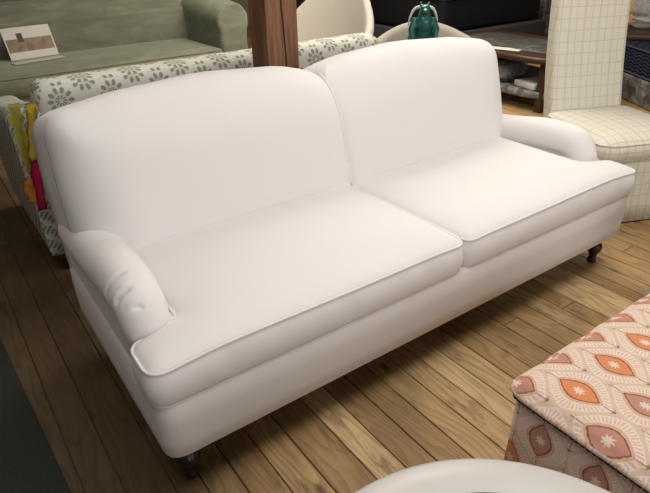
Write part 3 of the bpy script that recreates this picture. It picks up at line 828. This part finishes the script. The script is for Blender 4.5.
# black low cabinets
def black_cabinet(x0, y0, w_, d_, h_, label, rz=0.0):
    t = thing('cabinet', label, 'cabinet', (x0, y0, 0), rz)
    obj('body', newbox(0, w_, 0.012, d_, 0.06, h_, bev=0.006), M_black, t)
    for k in range(2):
        d = obj('door', newbox(k*w_/2+0.006, (k+1)*w_/2-0.006, 0.0, 0.013, 0.075, h_-0.02, bev=0.003), M_black, t)
        obj('handle', newbox(w_/2-0.05+k*0.085, w_/2-0.035+k*0.085, -0.012, 0.0, h_*0.55, h_*0.75, bev=0.002), M_charcoal, d)
    obj('plinth', newbox(0.03, w_-0.03, 0.05, d_-0.03, 0.0, 0.06), M_charcoal, t)
    return t
black_cabinet(3.56, 4.55, 0.72, 0.5, 0.66, 'black cabinet left of the black mattress, beside the cream tub chair')
# low frame shelf in front of the wall
wd_ = thing('sideboard', 'brown wooden sideboard against the back wall', 'sideboard', (4.6, 6.6, 0))
obj('body', newbox(0, 1.8, 0.0, 0.5, 0.10, 0.85, bev=0.01), M_walnut, wd_)
for k in range(3): 
    d = obj('door', newbox(0.02+k*0.59, 0.60+k*0.59-0.02, -0.015, 0.0, 0.13, 0.82, bev=0.004), M_walnut, wd_)
    obj('knob', lathe(bmesh.new(), [(0.006, 0), (0.012, 0.01), (0.006, 0.02)], 12, Matrix.Translation((0.08+k*0.59, -0.015, 0.5)) @ Matrix.Rotation(PI/2, 4, 'X')), M_brass, d)
for x in (0.05, 1.75):
    for y in (0.05, 0.45):
        o = obj('leg', newbox(-0.025, 0.025, -0.025, 0.025, 0, 0.10), M_walnut, wd_); o.location = (x, y, 0)

# ------------------------------------------------------------------ oval coffee table with plastic sheet
ct = thing('coffee_table', 'long dark walnut coffee table with grey marble top', 'coffee table', (4.32, 2.33, 0), math.radians(-4))
def oval(a, b, n=72): return [(a*math.copysign(abs(math.cos(2*PI*k/n))**0.45, math.cos(2*PI*k/n)), b*math.copysign(abs(math.sin(2*PI*k/n))**0.45, math.sin(2*PI*k/n))) for k in range(n)]
def slab(lst):
    bm = bmesh.new(); R = [[bm.verts.new((x, y, z)) for x, y in oval(a, b)] for a, b, z in lst]
    for A, B in zip(R, R[1:]):
        for k in range(len(A)): bm.faces.new((A[k], A[(k+1) % len(A)], B[(k+1) % len(A)], B[k]))
    bm.faces.new(R[0]); bm.faces.new(R[-1]); return bm
obj('rim', slab([(0.43, 0.72, 0.395), (0.45, 0.74, 0.40), (0.455, 0.745, 0.42), (0.45, 0.74, 0.446), (0.44, 0.73, 0.45), (0.27, 0.56, 0.45)]), M_walnut, ct)
obj('marble_top', slab([(0.27, 0.56, 0.45), (0.27, 0.56, 0.456), (0.265, 0.555, 0.458)]), M_marble, ct)
obj('shelf', slab([(0.41, 0.70, 0.11), (0.42, 0.71, 0.12), (0.42, 0.71, 0.165), (0.41, 0.70, 0.17)]), M_film, ct)
for x, y in ((-0.33, -0.6), (0.33, -0.6), (-0.33, 0.6), (0.33, 0.6)):
    o = obj('leg', newbox(-0.03, 0.03, -0.03, 0.03, 0, 0.40, bev=0.004), M_walnut, ct); o.location = (x, y, 0)
lb = obj('paper_label', newbox(-0.16, 0.16, -0.055, 0.055, 0, 0.0015), M_paper, smooth=False)
lb.location = (3.98, 2.22, 0.4512); lb.rotation_euler = (0, 0, math.radians(-75)); tag(lb, 'white paper label lying on the coffee table rim', 'paper')
def crumple(name, c, r_, mat, label, cat, sd=0, z0=0.0, parent=None):
    bm = bmesh.new(); res = bmesh.ops.create_icosphere(bm, subdivisions=5, radius=1.0)
    for v_ in bm.verts:
        d = v_.co.copy(); k = 1+0.06*fbm(d.x+sd, d.y-sd, sd, 4)+0.05*fbm(d.z+sd, d.x*1.3, sd, 11)+0.04*abs(math.sin(9*d.x+7*d.y*d.z+sd))
        e = 0.55
        p = Vector((math.copysign(abs(d.x)**e, d.x), math.copysign(abs(d.y)**e, d.y), math.copysign(abs(d.z)**e, d.z)))*k
        v_.co = Vector((c[0]+p.x*r_[0], c[1]+p.y*r_[1], max(z0, c[2]+p.z*r_[2])))
    o = obj(name, bm, mat, parent)
    if label: tag(o, label, cat)
    return o
pk = obj('box', newbox(-0.20, 0.20, -0.16, 0.16, 0, 0.13, bev=0.01), M_charcoal); pk.location = (4.14, 2.35, 0.172); pk.rotation_euler = (0, 0, 0.3)
tag(pk, 'dark box wrapped in clear plastic on the coffee table shelf', 'box')
crumple('plastic_wrap', (0, 0, 0.08), (0.23, 0.19, 0.08), M_wrap, None, None, 3, 0.001, pk)
wbk = obj('box', newbox(-0.16, 0.16, -0.12, 0.12, 0, 0.05, bev=0.008), M_paper); wbk.location = (4.10, 1.90, 0.172); wbk.rotation_euler = (0, 0, -0.2)
tag(wbk, 'flat white box on the coffee table shelf beside the slipper chair', 'box')

# ------------------------------------------------------------------ navy mattress on a wrapped base, right of the slipper chair
def slab_thing(name, w_, d_, z0, z1, mat, label, cat, bev):
    o = obj(name, newbox(0, w_, 0, d_, 0, z1-z0, bev=bev, seg=4), mat)
    o.location = (4.52, 1.52, z0); o.rotation_euler = (0, 0, math.atan2(-0.855, -0.52)+math.radians(0)); tag(o, label, cat); return o
def rot_slab(name, w_, d_, z0, z1, mat, label, cat, bev, off=0.0):
    o = obj(name, newbox(-0.70, w_, -off, d_, 0, z1-z0, bev=bev, seg=4), mat)
    o.location = (4.93, 1.62, z0); o.rotation_euler = (0, 0, math.atan2(-0.855, -0.52)); tag(o, label, cat); return o
b1 = rot_slab('box_spring', 1.6, 0.9, 0.0, 0.215, M_film, 'plastic-wrapped dark box spring beneath the navy mattress', 'box spring', 0.02, 0.02)
b2 = rot_slab('mattress', 1.58, 0.9, 0.217, 0.45, M_navy, 'navy quilted mattress behind the slipper chair', 'mattress', 0.03)
bm = bmesh.new()
for z in (0.014, 0.219):
    tube(bm, [(p[0], p[1], z) for p in round_poly([(-0.705, -0.004, 0.03), (1.585, -0.004, 0.03), (1.585, 0.905, 0.03), (-0.705, 0.905, 0.03)], 0.05)], 0.008, 8, closed=True)
obj('piping', bm, M_charcoal, b2)
th = obj('folded_throw', newbox(-0.25, 0.35, -0.2, 0.2, 0, 0.05, bev=0.018, seg=3), M_walnut); th.location = (5.38, 1.72, 0.452); th.rotation_euler = (0, 0, 0.5)
tag(th, 'folded brown throw lying on the navy mattress', 'throw')
crumple('plastic_bag', (5.55, 1.80, 0.74), (0.24, 0.20, 0.20), M_wrap, 'clear plastic bag standing on the folded throw at right', 'bag', 5, 0.504)
gb = obj('box', newbox(0, 0.6, 0, 0.5, 0, 0.62, bev=0.02), M_film); gb.location = (6.25, 3.45, 0); tag(gb, 'tall grey plastic-wrapped box right of the black mattress', 'box')

# ------------------------------------------------------------------ slipper chair
SA = math.atan2(-0.198, 0.452)
sc_ = thing('slipper_chair', 'armless cream slipper chair in windowpane check linen', 'chair', (2.79, 0.50, 0), SA)
# local frame: x across, -y towards its front
def body(bm, x0, x1, y0, y1, z0, z1, r, flare=0.0, segz=6, rt=0.03):
    rl = []
    for i in range(segz+1):
        t = i/segz; z = z0+(z1-rt-z0)*t; f_ = flare*(1-t)
        out = round_poly([(x0-f_, y0-f_, r), (x1+f_, y0-f_, r), (x1+f_, y1, 0.02), (x0-f_, y1, 0.02)], 0.02)
        rl.append(out)
    for a in (0.3, 0.6, 0.85, 1.0):
        d = rt*(1-math.cos(a*PI/2)); zz = z1-rt+rt*math.sin(a*PI/2)
        rl.append((round_poly([(x0+d, y0+d, r), (x1-d, y0+d, r), (x1-d, y1-d*0.5, 0.02), (x0+d, y1-d*0.5, 0.02)], 0.02), zz))
    return rl
def loft_outlines(lst, zs, N=120):
    bm = bmesh.new(); R = []
    for out, z in zip(lst, zs):
        n = len(out); idx = np.linspace(0, n, N, endpoint=False)
        ext = np.vstack([out, out[:1]])
        R.append([bm.verts.new((np.interp(i, range(n+1), ext[:, 0]), np.interp(i, range(n+1), ext[:, 1]), z)) for i in idx])
    for A, B in zip(R, R[1:]):
        for k in range(N): bm.faces.new((A[k], A[(k+1) % N], B[(k+1) % N], B[k]))
    bm.faces.new(R[0]); bm.faces.new(R[-1]); return bm
SW = 0.29
outs = []; zs = []
for z, f_ in ((0.010, 0.030), (0.10, 0.022), (0.20, 0.012), (0.30, 0.004), (0.345, 0.0)):
    outs.append(round_poly([(-SW-f_, -0.34-f_, 0.09), (SW+f_, -0.34-f_, 0.09), (SW+f_, 0.33, 0.02), (-SW-f_, 0.33, 0.02)], 0.02)); zs.append(z)
o = obj('skirt', loft_outlines(outs, zs), M_pane, sc_); box_uv(o)
o = cushion('seat_cushion', round_poly([(-SW-0.005, -0.345, 0.10), (SW+0.005, -0.345, 0.10), (SW-0.02, 0.25, 0.06), (-SW+0.045, 0.25, 0.06)], 0.016), (0, -0.03), 0.345, 0.425, 0.045, M_pane, sc_, bulge=0.012, edge_r=0.09, rings=16, welt=0.005)
box_uv(o); [box_uv(ch) for ch in o.children]
bm = bmesh.new(); rows = []
for i in range(30):
    t = i/29; z = 0.36+0.80*t; yb = 0.20+0.15*t+0.02*math.sin(t*PI)
    w_ = 0.230+0.001*t; 
    zc = z
    out = round_poly([(-w_, yb, 0.035), (w_, yb, 0.035), (w_, yb+0.11-0.03*t, 0.03), (-w_, yb+0.11-0.03*t, 0.03)], 0.01)
    if t > 0.955: out = (out-out.mean(0))*np.array([0.985, 0.8])+out.mean(0)
    out = out.copy(); out[:, 1] += -0.012*np.cos(out[:, 0]/w_*PI/2)*(out[:, 1] < yb+0.03)
    rows.append((out, z))
o = obj('backrest', loft_outlines([r_[0] for r_ in rows], [r_[1] for r_ in rows], 100), M_pane, sc_); box_uv(o)
for x, y in ((-0.22, -0.27), (0.22, -0.27), (-0.22, 0.26), (0.22, 0.26)):
    o = obj('leg', newbox(-0.02, 0.02, -0.02, 0.02, 0, 0.05), M_walnut, sc_); o.location = (x, y, 0)
# tags hung on its back
def hang_tag(loc, rz, w_, h_, mat, label):
    o = obj('hang_tag', newbox(-w_/2, w_/2, -0.0015, 0.0015, -h_, 0, bev=0.001, seg=1), mat, smooth=False)
    o.location = loc; o.rotation_euler = (0.1, 0.1, rz); tag(o, label, 'tag')
    return o

# ------------------------------------------------------------------ ikat ottoman
ot = thing('ottoman', 'square ottoman in orange and pink ikat print with braided trim', 'ottoman', (0.705, -0.505, 0))
OW = 0.80
outs = []; zs = []
for z, f_ in ((0.02, 0.006), (0.10, 0.004), (0.25, 0.001), (0.397, 0.0)):
    outs.append(round_poly([(-f_, -OW-f_, 0.03), (OW+f_, -OW-f_, 0.03), (OW+f_, f_, 0.03), (-f_, f_, 0.03)], 0.02)); zs.append(z)
o = obj('body', loft_outlines(outs, zs, 160), M_ikat, ot); box_uv(o, off=(0.02, 0.03))
o = cushion('lid', round_poly([(-0.004, -OW-0.004, 0.035), (OW+0.004, -OW-0.004, 0.035), (OW+0.004, 0.004, 0.035), (-0.004, 0.004, 0.035)], 0.016), (OW/2, -OW/2), 0.399, 0.425, 0.016, M_ikat, ot, bulge=0.014, edge_r=0.05, rings=18, welt=0)
box_uv(o, off=(0.058, 0.112))
bm = bmesh.new()
outl = round_poly([(-0.006, -OW-0.006, 0.035), (OW+0.006, -OW-0.006, 0.035), (OW+0.006, 0.006, 0.035), (-0.006, 0.006, 0.035)], 0.004)
for ph in (0, PI):
    tube(bm, [(p[0]+0.0028*math.cos(i*0.9+ph), p[1]+0.0028*math.cos(i*0.9+ph)*0.3, 0.398+0.0030*math.sin(i*0.9+ph)) for i, p in enumerate(outl)], 0.0032, 6, closed=True)
M_braid = plain('dark_brown_braid', (0.045, 0.022, 0.018), 0.8, 0.2)
obj('braided_trim', bm, M_braid, ot)
for x, y in ((0.08, -0.08), (OW-0.08, -0.08), (0.08, -OW+0.08), (OW-0.08, -OW+0.08)):
    o = obj('foot', lathe(bmesh.new(), [(0.02, 0), (0.025, 0.02)], 16), M_walnut, ot); o.location = (x, y, 0)

# ------------------------------------------------------------------ ivory round table in the foreground
rt = thing('round_table', 'round ivory table top with a thin dark inlaid ring, nearest the camera', 'table', (0.207, -0.934, 0))
Rr = 0.412
o = obj('table_top', lathe(bmesh.new(), [(0.001, 0.405), (0.37, 0.405), (0.392, 0.410), (0.404, 0.420), (Rr, 0.430), (0.410, 0.441), (0.398, 0.449), (0.36, 0.4525), (0.345, 0.4535), (0.312, 0.4535), (0.001, 0.4535)], 96), M_lacquer, rt)
bm = bmesh.new(); tube(bm, [(0.318*math.cos(2*PI*k/96), 0.318*math.sin(2*PI*k/96), 0.4535) for k in range(96)], 0.0022, 6, closed=True)
obj('inlaid_ring', bm, M_inlay, rt)
obj('pedestal', lathe(bmesh.new(), [(0.20, 0.0), (0.21, 0.01), (0.19, 0.025), (0.06, 0.05), (0.045, 0.12), (0.05, 0.25), (0.08, 0.36), (0.15, 0.404)], 48), M_lacquer, rt)

tm = Matrix.Translation((2.79, 0.50, 0)) @ Matrix.Rotation(SA, 4, 'Z')
p = tm @ Vector((0.262, 0.375, 0.99)); hang_tag(p, SA+0.3, 0.03, 0.05, M_yellow, 'small yellow tag at the top edge of the slipper chair back')
p = tm @ Vector((0.262, 0.37, 0.93)); hang_tag(p, SA+0.3, 0.04, 0.05, M_orange, 'small orange tag below the yellow one on the slipper chair')

# ------------------------------------------------------------------ pale stool, only its rounded foot in view
stl = thing('stool', 'pale upholstered stool at the right edge, only its foot in view', 'stool', (2.118, -0.445, 0))
obj('seat', newbox(-0.19, 0.19, -0.19, 0.19, 0.34, 0.44, bev=0.035, seg=4), M_cream, stl)
for x, y in ((-0.17, 0.17), (0.17, 0.17), (-0.17, -0.17), (0.17, -0.17)):
    o = obj('leg', lathe(bmesh.new(), [(0.020, 0.018), (0.030, 0.030), (0.034, 0.048), (0.028, 0.068), (0.018, 0.080), (0.022, 0.20), (0.030, 0.345)], 20), M_cream, stl); o.location = (x, y, 0)
    f_ = obj('glide', lathe(bmesh.new(), [(0.022, 0.0), (0.026, 0.005), (0.020, 0.020)], 16), M_inlay, o)
